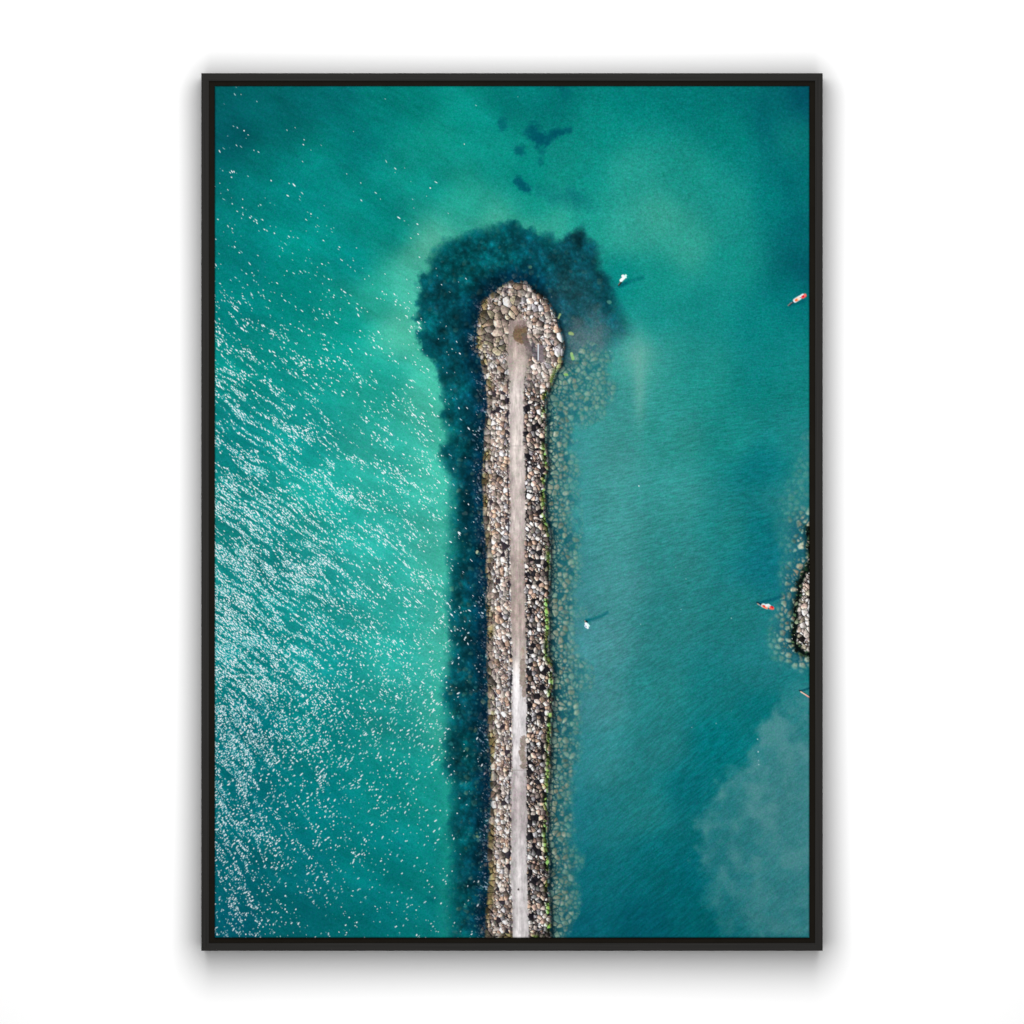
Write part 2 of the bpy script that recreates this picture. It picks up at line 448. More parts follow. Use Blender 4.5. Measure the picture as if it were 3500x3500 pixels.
    spk = sstep(0.66, 0.80, 0.6 * n4 + 0.4 * n2) * sstep(0.35, 0.6, n3)
    reef = mixc(reef, (40, 124, 136), spk * 0.40)
    # rounded boulders dimly seen through the water
    bx_ = (X > 1400) & (X < 2180) & (sd_reef > -20)
    ys, xs = np.nonzero(bx_)
    sc, sm, sr = stones(X[ys, xs], Y[ys, xs], 17, 41, [(3,(40,120,125)),(2,(70,120,110)),(1,(120,125,95)),(1,(90,90,90))], (0.08, 0.45), 0.5, 0.6)
    vis = 0.16 + 0.34 * sstep(-60, -5, sd_bank[ys, xs]) * sstep(0.3, 0.7, fbm(34, X[ys, xs] / 60, Y[ys, xs] / 60, 2)) + 0.22 * sstep(1400, 1700, Y[ys, xs])
    vis = vis * sstep(0.25, 0.8, sr[..., 4])
    reef[ys, xs] += (sc - reef[ys, xs]) * (sm * vis)[..., None]
    # pale silt drifting over the lee side of the head
    silt = sstep(172, 14, np.sqrt(((X - 2020) / 0.95) ** 2 + ((Y - 1175) / 0.95) ** 2) + (n3 - 0.5) * 120 + (n1 - 0.5) * 50)
    silt = np.maximum(silt, 0.20 * sstep(150, 50, np.hypot((X - 1950) / 0.9, Y - 1040) + (n3 - 0.5) * 90))
    silt = silt * (0.75 + 0.5 * n4)
    reef = mixc(reef, (92, 124, 136), np.clip(silt, 0, 1) * 0.88)
    img = mixc(img, reef * np.array([1.0, 0.97, 0.92], np.float32), mr)
    silt2 = np.exp(-((X - 2180 - (Y - 1250) * 0.05) / 58) ** 2 - ((Y - 1215) / 95) ** 2) + 0.8 * np.exp(-((X - 2186) / 21) ** 2 - ((Y - 1350) / 100) ** 2)
    img = mixc(img, (125, 178, 165), np.clip(silt2 * (0.7 + 0.6 * (n3 - 0.3)), 0, 1) * 0.68)

    # --- drowned stones on the lee side
    sd_ap = SD(APRON)
    ym, xm = np.nonzero((sd_ap > -40) & (X > 1840))
    Xs, Ys = X[ym, xm], Y[ym, xm]
    fade = sstep(-36, 14, sd_ap[ym, xm] + 8 + (n3[ym, xm] - 0.5) * 80 + (n1[ym, xm] - 0.5) * 60)
    sc, sm, sr = stones(Xs, Ys, 18, 51, [(4,(160,160,132)),(3,(140,158,134)),(2,(168,158,126)),(2,(112,138,122)),(1,(140,122,94))], (0.0, 0.30), 0.34, 0.32, 0.35, 0.18, 0.08)
    bedc = np.zeros_like(sc) + np.array([20, 90, 102], np.float32)
    bedc = mixc(bedc, (4, 34, 44), sstep(-38, -2, sd_bank[ym, xm]) * 0.8)
    depth = sstep(-44, -118, sd_bank[ym, xm] + (n1[ym, xm] - 0.5) * 40)
    up = sstep(1500, 1300, Ys) * 0.22
    depth = depth * (1 - 0.6 * sstep(1480, 1380, Ys))
    sc = mixc(sc, (84, 152, 142), np.clip(depth * 0.6 + up, 0, 0.85))
    bedc = mixc(bedc, (46, 128, 132), np.clip(depth * 0.7 + up * 0.4, 0, 0.9))
    sunk = np.clip(0.30 * (sr[..., 1] < 0.35) * sr[..., 3] + 0.2 * (n3[ym, xm] - 0.4), 0, 0.5)
    sc = mixc(sc, (92, 138, 128), np.full_like(sunk, 0.28))
    sc = mixc(sc, (70, 138, 134), sunk)
    st = bedc + (sc - bedc) * (sm * (1 - 0.5 * sunk))[..., None]
    img[ym, xm] += (st - img[ym, xm]) * (fade * (1.0 - 0.34 * depth))[..., None]

    # --- islet at the right edge, drowned stones first
    sd_ia = SD(ISLE_APRON); sd_is = SD(ISLET)
    ym, xm = np.nonzero((sd_ia > -30))
    Xs, Ys = X[ym, xm], Y[ym, xm]
    sc, sm, sr = stones(Xs, Ys, 22, 61, [(4,(158,160,134)),(3,(138,156,136)),(2,(168,158,128)),(1,(150,126,96))], (0.0, 0.5), 0.42, 0.32, 0.3, 0.2, 0.08)
    bedc = np.zeros_like(sc) + np.array([24, 92, 108], np.float32)
    depth = sstep(-14, -88, sd_is[ym, xm])
    sc = mixc(sc, (84, 150, 142), depth * 0.8); bedc = mixc(bedc, (46, 128, 132), depth * 0.8)
    bedc = mixc(bedc, (6, 34, 38), sstep(-16, 2, sd_is[ym, xm]) * 0.7)
    st = bedc + (sc - bedc) * sm[..., None]
    fade = sstep(-22, 20, sd_ia[ym, xm] + (n1[ym, xm] - 0.5) * 40 + (n3[ym, xm] - 0.5) * 30)
    img[ym, xm] += (st - img[ym, xm]) * (fade * (0.95 - 0.4 * depth))[..., None]

    # water softens what lies under it
    def blur(a, n):
        for _ in range(n):
            a = (np.roll(a, 1, 0) + 2 * a + np.roll(a, -1, 0)) / 4
            a = (np.roll(a, 1, 1) + 2 * a + np.roll(a, -1, 1)) / 4
        return a
    soft_ = np.maximum(np.maximum(sstep(-60, 0, sd_ap) * sstep(-8, -60, sd_bank), sstep(-50, 0, sd_ia) * sstep(-8, -60, sd_is)), 0.35 * mr)
    img = mixc(img, blur(img, 2), np.clip(0.35 * sstep(-60, 0, np.maximum(sd_ap, sd_ia)) + 0.65 * soft_, 0, 1))

    # --- silt cloud in the lower right corner
    sd_pl = SD(PLUME)
    pn = fbm(71, X / 46, Y / 46, 5, 0.62) - 0.5
    pe = sstep(-20, 38, sd_pl + pn * 110) * sstep(2290, 2420, Y + (X - 2700) * 0.2)
    pr, pv = rot(X, Y, 62)
    wv = fbm(73, X / 60, Y / 60, 3) - 0.5
    body = 0.5 * fbm(72, pr / 110 + wv, pv / 62 + wv, 5, 0.6) + 0.5 * fbm(74, X / 60, Y / 60, 5, 0.6)
    rim_ = sstep(60, 0, sd_pl + pn * 92)
    al = pe * (0.34 + 0.52 * sstep(0.34, 0.66, body) + 0.04 * rim_) * (1 - 0.35 * sstep(2850, 3200, Y))
    al = np.clip(al, 0, 1)
    img = mixc(img, np.array([82, 144, 148], np.float32), np.clip(al * 1.0, 0, 1))

    # --- everything is dimmed a touch and grained like a small print; glints on the water
    cov = np.clip(field(COVER, GH, GW), 0, 1) * (0.80 - 0.28 * sstep(820, 1150, X)) * (1 - 0.7 * mr) * sstep(1695, 1640, X) * (1 - 0.6 * sstep(-14, -4, sd_bank))
    low = sstep(2100, 2700, Y + (X - 900) * 0.3)
    gl = np.zeros_like(X); crest = np.zeros_like(X)
    for (dir_c, dir_f, wgt, cw, sd_) in ((37, 47, 1 - low, 1.0, 81), (58, -46, low, 0.7, 91)):
        cu, cv = rot(X, Y, dir_c)
        wob_ = fbm(sd_ + 4, X / 120, Y / 120, 2) - 0.5
        clu = 0.56 * fbm(sd_, cu / 58, cv / 9.5 + wob_ * 4, 2, 0.7) + 0.26 * fbm(sd_ + 6, cu / 90, cv / 26 + wob_ * 3, 2) + 0.14 * fbm(sd_ + 1, cu / 240, cv / 70 + wob_, 2)
        sv = np.sort(clu[::5, ::5].ravel())
        q = np.interp(clu, sv, np.linspace(0, 1, sv.size)).astype(np.float32)
        crest = crest + wgt * (q - 0.5)
        pw = 1.4 + 2.6 * (1 - np.clip(cov / 0.3, 0, 1))               # glints keep to the crests, the more so in sparse water
        q = q ** pw * (1 + pw) * cw + (1 - cw)
        prob = np.clip(cov * 2.15 * q + 0.05 * sstep(1400, 1800, Y) * sstep(1600, 1400, X) * sstep(3200, 2500, Y), 0, 0.97) * wgt
        for (a_, b_, l0, l1, w0, w1, amp_, s2, pk) in ((10.0, 5.6, 2.8, 8.0, 1.25, 2.1, 1.05, 0, 1.0), (6.8, 4.6, 1.8, 4.4, 1.0, 1.6, 0.85, 5, 0.6)):
            fu, fv = rot(X, Y, dir_f)
            T = np.random.default_rng(sd_ * 31 + s2).random((256, 256, 6)).astype(np.float32)
            iu0 = np.floor(fu / a_).astype(np.int32); iv0 = np.floor(fv / b_).astype(np.int32)
            for ov in (-1, 0, 1):
                for ou in (-1, 0, 1):
                    iu = iu0 + ou; iv = iv0 + ov
                    t = T[iv & 255, iu & 255]
                    du = (fu - (iu + t[..., 0]) * a_) ; dv = (fv - (iv + t[..., 1]) * b_)
                    k_ = t[..., 5] - 0.5
                    du, dv = du + dv * k_ * 0.7, dv - du * k_ * 0.7
                    rr = np.hypot(du / (l0 + (l1 - l0) * t[..., 3] ** 2), dv / (w0 + (w1 - w0) * t[..., 4]))
                    gl = np.maximum(gl, sstep(1.25, 0.55, rr) * (t[..., 2] < prob * pk) * (amp_ * (0.55 + 0.6 * t[..., 4])))
    lift = crest * sstep(0.0, 0.25, cov) * (1 - 0.6 * mr) * sstep(0, -10, sd_bank)
    img = img * (1 + 0.18 * lift)[..., None] + np.clip(lift, 0, 1)[..., None] * np.array([16, 12, 13], np.float32)
    img = mixc(img, (242, 248, 252), np.clip(gl * (1 - 0.45 * mr * sstep(0.95, 0.2, gl)), 0, 1) * sstep(0, -10, sd_bank))
    # foam flecks where the seaward water meets the stones
    fz = sstep(-62, -10, sd_bank) * sstep(2, -4, sd_bank) * sstep(1760, 1700, X) * sstep(1000, 1200, Y)
    fz = fz * sstep(0.42, 0.62, fbm(96, X / 60, Y / 34, 2))
    fu, fv = rot(X, Y, 35)
    ff = 0.6 * Noise(97)(fu / 8, fv / 3.6) + 0.4 * Noise(98)(fu / 4, fv / 4)
    img = mixc(img, (196, 214, 232), sstep(0.70, 0.80, ff + 0.16 * (fz - 0.5)) * fz * 0.7)
    # a few stray flecks in the harbour
    for (fx, fy, r, al) in [(2184,1661,3.2,1),(2345,1979,2.6,.5),(2310,1940,2.4,.4),(2328,2083,2.6,.5),(2190,2134,2.6,.5),(2500,2113,3,.6),(2500,2430,2.4,.3),
             (2590,2527,3.4,.7),(2592,2570,3.6,.8),(2593,2600,2.6,.5),(2594,2614,3,.7),(2365,2487,2.6,.5),(2448,2473,2.6,.5),(2085,1200,2.4,.5),(1770,330,2.5,.4)]:
        img = mixc(img, (214, 232, 236), sstep(r, r * 0.35, np.hypot(X - fx, Y - fy)) * al)

    # --- the stone bank above water
    ym, xm = np.nonzero(sd_bank > -14)
    Xs, Ys = X[ym, xm], Y[ym, xm]; sb = sd_bank[ym, xm]
    # seaward side: tan boulders at the water, small pale rubble by the path; lee side: pale stones, deep gaps
    lee = sstep(1765, 1800, Xs + np.where(Ys < 1150, (1150 - Ys) * 0.3, 0))
    tan = [(4,(186,162,144)),(3,(170,150,134)),(3,(208,194,186)),(2,(176,144,118)),(2,(156,144,114)),(2,(132,120,110)),(2,(192,170,142))]
    pale = [(6,(196,181,171)),(1,(224,216,213)),(3,(198,170,154)),(2,(182,146,122)),(2,(170,166,170)),(2,(142,122,112))]
    dark = [(5,(202,184,173)),(1.3,(228,219,214)),(3,(198,162,142)),(2,(168,134,112)),(2,(146,142,146)),(3,(112,98,92))]
    cA, mA, rA = stones(Xs, Ys, 26, 101, tan, (0.01, 0.13), 0.55, 0.45, 0.30, 0.10, 0.0)
    cB, mB, rB = stones(Xs, Ys, 15.0, 111, pale, (0.0, 0.12), 0.58, 0.42, 0.25, 0.09, 0.05)
    cC, mC, rC = stones(Xs, Ys, 15.4, 121, dark, (0.02, 0.21), 0.70, 0.55, 0.26, 0.09, 0.11)
    cD, mD, rD = stones(Xs, Ys, 20, 131, pale, (0.0, 0.11), 0.58, 0.42, 0.20, 0.09, 0.03)
    shade = np.array([26, 23, 28], np.float32)
    SA = shade + (cA - shade) * mA[..., None]
    SB = shade * 1.6 + (cB - shade * 1.6) * mB[..., None]
    SC = np.array([20, 20, 26], np.float32) + (cC - np.array([20, 20, 26], np.float32)) * mC[..., None]
    SD_ = shade + (cD - shade) * mD[..., None]
    big = sstep(22, 15, sb + (n1[ym, xm] - 0.5) * 14) * (1 - lee)
    head = sstep(1360, 1250, Ys)
    bigh = sstep(0.45, 0.5, n3[ym, xm]) * head * (1 - sstep(1790, 1810, Xs))
    S = SB + (SC - SB) * lee[..., None]
    S = S + (SD_ - S) * (head * lee)[..., None]
    S = S + (SA * 0.92 - S) * np.maximum(big, bigh)[..., None]
    # olive weed on the boulders at the seaward waterline, green on the lee one
    ol = sstep(34, 8, sb) * (1 - lee) * sstep(0.50, 0.66, fbm(141, Xs / 24, Ys / 40, 2))
    S = S * (1 - ol[..., None] * (1 - np.array([0.82, 0.80, 0.62], np.float32)))
    gband = np.exp(-((sb - 8) / 8.0) ** 2) * lee * sstep(1150, 1330, Ys) * sstep(0.34, 0.52, fbm(142, Xs / 14, Ys / 26, 2))
    Sg = np.stack([S[..., 0] * 0.60, S[..., 1] * 0.84, S[..., 2] * 0.42], -1)
    S = S + (Sg - S) * gband[..., None]
    # the outermost lee stones lie in the bank's own shade in the print
    S = S * (1 - 0.55 * (sstep(14, 0, sb) * lee * (1 - gband)))[..., None]
    S = S * (1 - 0.25 * (sstep(10, 0, sb) * (1 - lee)))[..., None]
    ea = sstep(-3, 4, sb + (mA - 0.6) * 9 * (1 - lee) + (mC - 0.5) * 10 * lee)
    img[ym, xm] += (S - img[ym, xm]) * ea[..., None]
    # a thin dark waterline outside the lee stones
    wl = sstep(-16, -2, sd_bank) * sstep(3, -3, sd_bank) * sstep(1800, 1830, X)
    img = mixc(img, (4, 22, 30), wl * 0.55)
    # drowned dark stones off the seaward edge of the head
    rim = sstep(-44, -4, sd_bank) * sstep(3, -3, sd_bank) * sstep(1800, 1700, X) * sstep(0.35, 0.6, n1)
    ym, xm = np.nonzero(rim > 0.01)
    sc, sm, sr = stones(X[ym, xm], Y[ym, xm], 13, 151, [(3,(70,70,84)),(2,(110,90,84)),(2,(50,70,90)),(1,(120,120,130))], (0.1, 0.4), 0.5, 0.5)
    st = np.array([2, 26, 46], np.float32) + (sc - np.array([2, 26, 46], np.float32)) * sm[..., None]
    img[ym, xm] += (st - img[ym, xm]) * (rim[ym, xm] * 0.75)[..., None]

    # --- islet above water
    ym, xm = np.nonzero(sd_is > -8)
    Xs, Ys = X[ym, xm], Y[ym, xm]; si = sd_is[ym, xm]
    cA, mA, rA = stones(Xs, Ys, 18, 161, [(4,(222,204,194)),(3,(236,226,220)),(2,(206,176,160)),(1,(196,184,156))], (0.01, 0.17), 0.45, 0.35)
    cG, mG, rG = stones(Xs, Ys, 15, 171, [(3,(28,58,34)),(3,(52,82,52)),(2,(14,28,22)),(1,(120,140,104)),(1,(176,168,140))], (0.12, 0.42), 0.5, 0.6)
    k = sstep(15, 24, si + (n1[ym, xm] - 0.5) * 20)
    S = np.array([8, 16, 17], np.float32) + (cG - np.array([8, 16, 17], np.float32)) * mG[..., None]
    SA = np.array([14, 12, 14], np.float32) + (cA - np.array([14, 12, 14], np.float32)) * mA[..., None]
    S = S + (SA - S) * k[..., None]
    img[ym, xm] += (S - img[ym, xm]) * sstep(-4, 4, si + (mG - 0.5) * 8)[..., None]

    # --- the concrete path
    sd_pa = SD(PATH)
    ry = np.array([1090,1180,1250,1330,1450,1520,1600,1700,1800,1900,2000,2100,2200,2270,2310,2400,2500,2600,2632,2650,2750,2830,2900,3000,3100,3210])
    rc = np.array([(156,140,134),(176,160,152),(196,182,174),(209,198,193),(208,197,191),(208,197,191),(203,192,186),(190,177,172),(197,185,180),(178,164,157),(164,150,144),
                   (172,156,148),(184,170,164),(204,196,192),(226,221,221),(224,219,220),(222,217,218),(216,210,211),(205,198,200),(192,184,184),(184,174,174),(190,182,182),
                   (200,194,194),(210,204,204),(214,208,208),(218,213,213)], float)
    pc = np.stack([np.interp(Y[:, 0], ry, rc[:, k]) for k in range(3)], -1).astype(np.float32)
    pth = np.repeat(pc[:, None, :], GW, 1) if False else None
    ym, xm = np.nonzero(sd_pa > -6)
    Xs, Ys = X[ym, xm], Y[ym, xm]
    P = pc[ym]
    P = P * (0.80 + 0.40 * fbm(181, Xs / 7, Ys / 40, 4, 0.65))[..., None] * (0.86 + 0.28 * fbm(182, Xs / 14, Ys / 18, 4, 0.6))[..., None]
    mid = np.interp(Ys, [1090, 1640, 2240, 3210], [1768, 1769, 1774, 1780])
    P = P * (1 + 0.07 * np.exp(-((Xs - mid + 6) / 7) ** 2) - 0.10 * sstep(12, 28, np.abs(Xs - mid)))[..., None]
    brown = sstep(0.52, 0.7, fbm(183, Xs / 22, Ys / 70, 3)) * sstep(mid - 4, mid + 14, Xs) * sstep(1850, 1950, Ys) * sstep(2290, 2200, Ys)
    P = mixc(P, (158, 132, 108), brown * 0.6)

    def blob(cx, cy, rx, ry_, col, al, seed):
        q = np.hypot((Xs - cx) / rx, (Ys - cy) / ry_) + (fbm(seed, Xs / 11, Ys / 11, 4, 0.65) - 0.5) * 1.3
        return mixc(P, np.asarray(col) * (0.8 + 0.4 * fbm(seed + 60, Xs / 6, Ys / 6, 3))[..., None], sstep(1.1, 0.8, q) * al)
    P = blob(1782, 1143, 28, 33, (96, 82, 72), .9, 201)
    P = blob(1781, 1141, 24, 27, (122, 100, 76), .9, 202)
    P = blob(1820, 1182, 14, 20, (84, 76, 80), .9, 203)
    P = blob(1812, 1222, 10, 9, (110, 98, 98), .7, 204)
    P = blob(1798, 1160, 16, 22, (104, 92, 88), .8, 206)
    P = blob(1812, 1196, 16, 30, (112, 102, 100), .7, 207)
    P = blob(1775, 1112, 26, 14, (138, 120, 116), .5, 205)
    for i, (cx, cy, rx, ry_) in enumerate([(1790,2275,14,28),(1787,2320,12,30),(1794,2360,10,34),(1790,2540,12,30),(1785,2570,12,20),(1786,2590,9,10),(1792,2605,9,18),(1790,2620,13,9)]):
        P = blob(cx, cy, rx, ry_, (146, 132, 122), .85, 210 + i)
    P = blob(1772, 3041, 3.2, 3.6, (70, 62, 60), .9, 230)
    P = mixc(P, (168, 158, 156), (np.exp(-((Ys - 2633) / 2.2) ** 2) + 0.7 * np.exp(-((Ys - 1524) / 2.0) ** 2)) * 0.8)
    edge = sstep(-1.0, 4.0, sd_pa[ym, xm] + (fbm(184, Xs / 9, Ys / 9, 3, 0.6) - 0.5) * 11)
    img[ym, xm] += (P - img[ym, xm]) * edge[..., None]
    # dark line of shade along the seaward side of the path
    dl = np.exp(-((sd_pa + 4.5) / 2.6) ** 2) * sstep(1772, 1762, X) * sstep(1230, 1300, Y) * sstep(0.35, 0.55, fbm(185, X / 9, Y / 14, 2))
    img = mixc(img, (20, 20, 30), dl * 0.8)
    # slab, dark stain and steel rail by the head
    slab = sstep(2, -2, np.maximum(np.abs(X - 1846) - 13, np.abs(Y - 1208) - 30) + (n2 - 0.5) * 6)
    img = mixc(img, (118, 108, 112), slab * 0.9)
    img = mixc(img, (78, 72, 80), sstep(11, 4, seg_d(1822, 1178, 1832, 1222) + (n2 - 0.5) * 6) * 0.8)
    img = mixc(img, (214, 220, 226), sstep(3.0, 1.0, seg_d(1839.5, 1177, 1839.5, 1230)) * 0.95)
    # bright weed stones off the lee side of the head
    for (x0, y0, x1, y1, r, c) in [(1948,1140,1955,1141,6.5,(152,178,112)),(1954,1209,1958,1226,5.5,(158,196,124)),(1931,1280,1938,1281,5,(142,190,104)),
                                   (1914,1075,1909,1086,4.5,(150,170,116)),(1811,912,1813,912,6,(70,112,96)),(1950,927,1952,928,5,(38,80,84)),(2081,1031,2083,1033,7,(70,134,122)),
                                   (1630,1888,1632,1885,4,(190,196,160)),(1630,2859,1633,2861,4.5,(120,146,110))]:
        img = mixc(img, c, sstep(r * 1.25, r * 0.55, seg_d(x0, y0, x1, y1) + (n2 - 0.5) * 5) * 0.9)

    # --- channel markers: tall posts leaning away from the lens, each with the shade it throws on the water
    def stroke(pts, r, col, al, hard=0.5):
        nonlocal img
        d = None
        for i in range(len(pts) - 1):
            q = seg_d(*pts[i], *pts[i + 1]); d = q if d is None else np.minimum(d, q)
        img = mixc(img, col, sstep(r * (1 + hard), r * (1 - hard), d) * al)
    M = {}
    def dist(pts):
        return np.minimum.reduce([seg_d(*pts[i], *pts[i + 1]) for i in range(len(pts) - 1)])
    # white marker by the head
    stroke([(2124,973),(2160,958),(2196,948)], 7, (0, 96, 100), .5, .8); stroke([(2118,977),(2140,968)], 6, (0, 86, 100), .6, .7)
    stroke([(2115,975),(2124,964)], 2.4, (16, 24, 26), .95); stroke([(2114,974),(2120,964)], 1.4, (150, 120, 96), .7)
    stroke([(2123,958),(2134,947)], 5.2, (255, 252, 253), 1, .35); stroke([(2127,943),(2130,941)], 3.2, (250, 248, 252), 1, .4)
    stroke([(2136,944),(2139,941)], 3.8, (224, 252, 246), 1, .4); stroke([(2139,941),(2140,948)], 2.4, (214, 250, 244), 1, .4)
    M['a'] = dist([(2114,976),(2124,958),(2139,942)]) < 7.5
    # white marker beside the lee stones
    stroke([(2005,2124),(2030,2115),(2055,2106),(2076,2094)], 5.2, (0, 90, 102), .62, .8); stroke([(2003,2120),(2012,2118)], 5, (0, 100, 118), .7, .7)
    stroke([(1999,2122),(2003,2130)], 1.6, (190, 150, 126), .9); stroke([(2004,2124),(2006,2125)], 3, (4, 22, 28), .95)
    stroke([(2003,2132),(2008,2138)], 4.6, (252, 253, 255), 1, .35); stroke([(2009,2134),(2013,2139)], 3, (212, 250, 246), 1, .4)
    stroke([(2000,2139),(2003,2144)], 2.8, (214, 226, 250), 1, .4); stroke([(2008,2143),(2009,2146)], 3.6, (250, 250, 255), 1, .35)
    stroke([(2003,2142),(2004,2141)], 1.7, (96, 140, 146), .9)
    M['b'] = dist([(1999,2122),(2005,2133),(2007,2144)]) < 8
    # red and white marker close to the right edge
    stroke([(2700,1042),(2722,1035),(2748,1028)], 6, (0, 88, 98), .55, .7); stroke([(2697,1044),(2712,1032)], 2.6, (4, 40, 52), .9)
    stroke([(2694,1044),(2704,1035),(2707,1034)], 1.8, (150, 138, 130), .85)
    stroke([(2718,1027),(2734,1017)], 7, (244, 238, 246), 1, .3); stroke([(2721,1026),(2728,1022)], 4.2, (250, 122, 66), 1, .4)
    stroke([(2729,1021),(2733,1017)], 3.8, (254, 226, 200), 1, .4); stroke([(2739,1013),(2745,1009)], 5.6, (236, 250, 252), 1, .3)
    stroke([(2744,1015),(2752,1010)], 5.2, (255, 82, 80), 1, .35); stroke([(2750,1010),(2752,1007)], 4.2, (254, 120, 110), 1, .4)
    stroke([(2745,1013),(2747,1012)], 2.6, (214, 6, 56), 1, .4); stroke([(2736,1017),(2738,1018)], 1.5, (120, 120, 110), .9)
    M['c'] = dist([(2694,1044),(2717,1028),(2752,1009)]) < 9
    # red and white marker in front of the islet
    stroke([(2598,2062),(2620,2055),(2640,2050),(2672,2038)], 6, (0, 76, 94), .6, .8); stroke([(2588,2059),(2603,2067)], 2.6, (0, 40, 60), .9)
    stroke([(2590,2064),(2596,2068)], 2.2, (190, 160, 140), .9); stroke([(2597,2069),(2602,2072)], 1.6, (120, 160, 186), .9)
    stroke([(2608,2070),(2622,2076)], 6.2, (254, 214, 196), 1, .3); stroke([(2609,2066),(2613,2067)], 3.6, (206, 240, 240), 1, .4)
    stroke([(2609,2071),(2614,2072)], 3.0, (232, 62, 38), 1, .4); stroke([(2612,2076),(2622,2079)], 2.2, (252, 132, 96), 1, .4)
    stroke([(2619,2069),(2624,2068)], 3.6, (250, 246, 254), 1, .4); stroke([(2627,2067),(2632,2071)], 3.2, (232, 248, 246), 1, .4)
    stroke([(2633,2077),(2641,2079)], 5.6, (254, 104, 84), 1, .35); stroke([(2638,2074),(2641,2076)], 3.0, (206, 4, 44), 1, .4)
    stroke([(2628,2074),(2629,2075)], 2.2, (190, 250, 244), 1, .4); stroke([(2626,2079),(2627,2078)], 1.7, (30, 90, 90), .9)
    M['d'] = dist([(2590,2064),(2610,2071),(2640,2078)]) < 9
    # pole cut off by the right edge
    stroke([(2738,2362),(2769,2352)], 3.4, (6, 78, 92), .8, .6)
    stroke([(2733,2360),(2770,2383)], 2.2, (30, 40, 44), .8); stroke([(2738,2365),(2770,2385)], 2.1, (246, 206, 186), 1, .4)
    stroke([(2754,2377),(2770,2387)], 1.2, (236, 120, 116), .8)
    M['e'] = dist([(2733,2360),(2770,2385)]) < 5.5

    # --- film grain: fine, with a magenta / green cast, stronger in the middle tones
    lum = img.mean(-1)
    g = rng.standard_normal(X.shape).astype(np.float32)
    g = (g + np.roll(g, 1, 0) + np.roll(g, 1, 1)) / 1.73
    g2 = rng.standard_normal(X.shape).astype(np.float32)
    g2 = (g2 + np.roll(g2, 1, 0) + np.roll(g2, 1, 1)) / 1.73
    ka = 4.2 * sstep(20, 90, lum) * sstep(235, 170, lum)
    img = img + (ka * g)[..., None] + (ka * 1.1 * g2)[..., None] * np.array([1.0, -0.35, 0.7], np.float32)
    img = np.clip(img, 0, 255)

    # --- which dot belongs to which printed motif
    lab = np.zeros(X.shape, np.int8)
    lab[sd_bank > 0] = 1
    lab[sd_pa > 0] = 2
    lab[sd_is > 0] = 3
    for k, key in enumerate('abcde'):
        lab[M[key]] = 4 + k
    return X, Y, img, lab
# ART-END


def srgb_to_lin(c):
    c = c / 255.0
    return np.where(c <= 0.04045, c / 12.92, ((c + 0.055) / 1.055) ** 2.4)


def w_x(px): return (px - 1750.0) * PX
def w_z(py): return (1750.0 - py) * PX


# ------------------------------------------------------------------ the wall
M_WALL, M_RAIL, M_PRINT = mat_wall(), mat_rail(), mat_print()
M_GAP = mat_dark('black_rebate', (0.0082, 0.0069, 0.0052))
M_EDGE = mat_dark('black_canvas_edge', (0.0090, 0.0100, 0.0100))
bm = bmesh.new()
bmesh.ops.create_grid(bm, x_segments=1, y_segments=1, size=4.0)
wall = bm_obj('wall', bm, M_WALL)
wall.rotation_euler = (math.radians(90), 0, 0)
tag(wall, 'plain white wall behind the framed print', 'wall', kind='structure')

# ------------------------------------------------------------------ the framed print
root = bpy.data.objects.new('framed_print', None)
C.objects.link(root)
root.location = (0, 0, w_z(3250))
tag(root, 'tall charcoal framed aerial print of a stone breakwater in turquoise sea', 'framed print')
RZ = w_z(3250)


def rail(length, width):
    """mitred rail lying along local X, its outer edge at local Y = 0, its back at Z = 0 and its face at Z = DEPTH"""
    bm = bmesh.new()
    r = 0.0006
    prof = [(0, 0), (0, DEPTH - r), (r * 0.35, DEPTH - r * 0.35), (r, DEPTH), (width - r, DEPTH), (width - r * 0.35, DEPTH - r * 0.35),
            (width, DEPTH - r), (width, 0)]
    ends = []
    for s in (-1, 1):
        ends.append([bm.verts.new((s * (length / 2 - yy), yy, zz)) for yy, zz in prof])
    n = len(prof)
    for i in range(n):
        bm.faces.new((ends[0][i], ends[0][(i + 1) % n], ends[1][(i + 1) % n], ends[1][i]))
    bm.faces.new(ends[0]); bm.faces.new(ends[1][::-1])
    return bm


OX0, OX1, OY0, OY1 = 688, 2812, 250, 3250
FW = 26 * PX
wid, hei = (OX1 - OX0) * PX, (OY1 - OY0) * PX
# local X along the rail, local Y inwards, local Z towards the viewer (world -Y)
for (cx, cz, ang, ln) in ((0, -hei / 2, 0, wid), (wid / 2, 0, 90, hei), (0, hei / 2, 180, wid), (-wid / 2, 0, 270, hei)):
    o = bm_obj('frame_rail', rail(ln, FW), M_RAIL, root)
    o.rotation_mode = 'QUATERNION'
    from mathutils import Quaternion
    q1 = Quaternion((1, 0, 0), math.radians(90))
    q2 = Quaternion((0, -1, 0), math.radians(ang))
    o.rotation_quaternion = q2 @ q1
    o.location = (cx, 0, cz - RZ)


def box(name, x0, x1, y0, y1, z0, z1, mat, parent):
    bm = bmesh.new()
    bmesh.ops.create_cube(bm, size=1.0)
    for v in bm.verts:
        v.co = ((x0 + x1) / 2 + v.co.x * (x1 - x0), (y0 + y1) / 2 + v.co.y * (y1 - y0), (z0 + z1) / 2 + v.co.z * (z1 - z0))
    return bm_obj(name, bm, mat, parent)


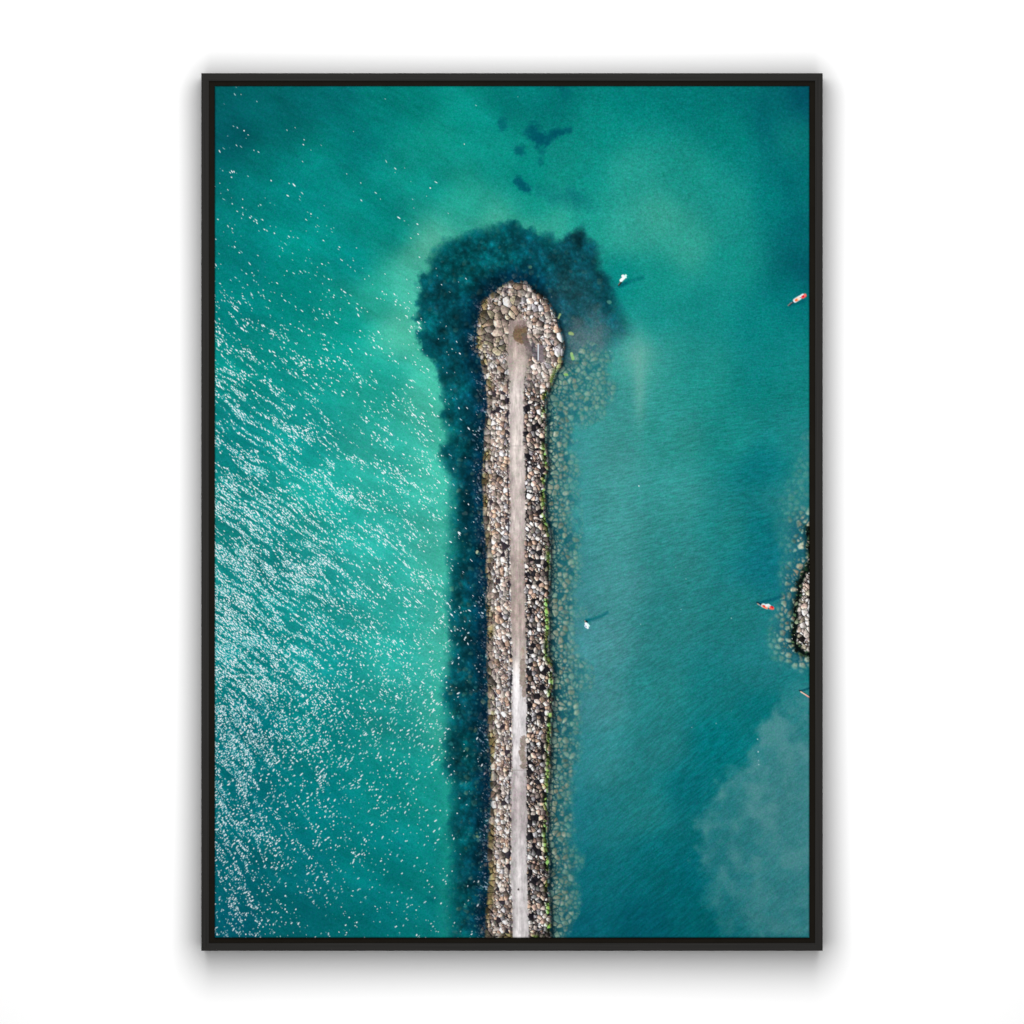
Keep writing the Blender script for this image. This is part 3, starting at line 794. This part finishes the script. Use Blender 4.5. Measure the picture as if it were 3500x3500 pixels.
# dark board that closes the gap between rails and canvas
gi = 0.0055
box('backing_board', -wid / 2 + gi, wid / 2 - gi, -(DEPTH - 0.0062), -0.010, -hei / 2 + gi - RZ, hei / 2 - gi - RZ, M_GAP, root)

# the print: a sheet of coloured dots, its motifs set edge to edge in it
X, Y, img, lab = paint()
FRONT = DEPTH - 0.0030
lin = (srgb_to_lin(img) * PRINT_GAIN).astype(np.float32)
ink = np.ones((GH * GW, 4), np.float32)
ink[:, :3] = lin.reshape(-1, 3)
co = np.zeros((GH * GW, 3), np.float32)
rim = np.minimum(np.minimum(X - PX0, PX1 - X), np.minimum(Y - PY0, PY1 - Y)) * PX
ROLL = 0.0016                                           # the canvas rolls over the edge of its stretcher
dip = np.where(rim < ROLL, ROLL - np.sqrt(np.maximum(0, ROLL ** 2 - (ROLL - rim) ** 2)), 0.0)
co[:, 0] = w_x(X).ravel(); co[:, 1] = (-FRONT + dip).ravel(); co[:, 2] = w_z(Y).ravel() - RZ
vi = np.arange(GH * GW, dtype=np.int32).reshape(GH, GW)
quads = np.stack([vi[:-1, :-1], vi[1:, :-1], vi[1:, 1:], vi[:-1, 1:]], -1).reshape(-1, 4)
flab = lab[:-1, :-1].ravel()


def sheet(name, k, parent):
    q = quads[flab == k]
    used, inv = np.unique(q.ravel(), return_inverse=True)
    me = bpy.data.meshes.new(name)
    me.vertices.add(len(used)); me.vertices.foreach_set('co', co[used].ravel())
    me.loops.add(q.size); me.loops.foreach_set('vertex_index', inv.astype(np.int32).ravel())
    me.polygons.add(len(q)); me.polygons.foreach_set('loop_start', np.arange(0, q.size, 4, dtype=np.int32))
    at = me.attributes.new('ink', 'FLOAT_COLOR', 'POINT')
    at.data.foreach_set('color', ink[used].ravel())
    me.update(calc_edges=True)
    return obj(name, me, M_PRINT, parent)


print_sheet = sheet('print', 0, root)
tag(print_sheet, 'turquoise sea seen from above with white sun glints')
tag(sheet('stone_bank', 1, print_sheet), 'printed bank of tan and grey boulders')
tag(sheet('walkway', 2, print_sheet), 'printed pale concrete path along the breakwater')
tag(sheet('stone_islet', 3, print_sheet), 'printed stones at the right edge of the picture')
for k, text in ((4, 'printed white post by the head of the breakwater'), (5, 'printed white post with a long shadow beside the bank'),
                (6, 'printed red and white post at the right edge'), (7, 'printed red and white post in front of the islet'),
                (8, 'printed pale pole cut off by the right edge')):
    tag(sheet('marker_post', k, print_sheet), text)

# stretched body under the print, a hair smaller than the sheet
e = 0.0003
box('canvas_body', w_x(PX0) + e, w_x(PX1) - e, -(FRONT - 0.0018), -(DEPTH - 0.0060), w_z(PY1) + e - RZ, w_z(PY0) - e - RZ, M_EDGE, root)
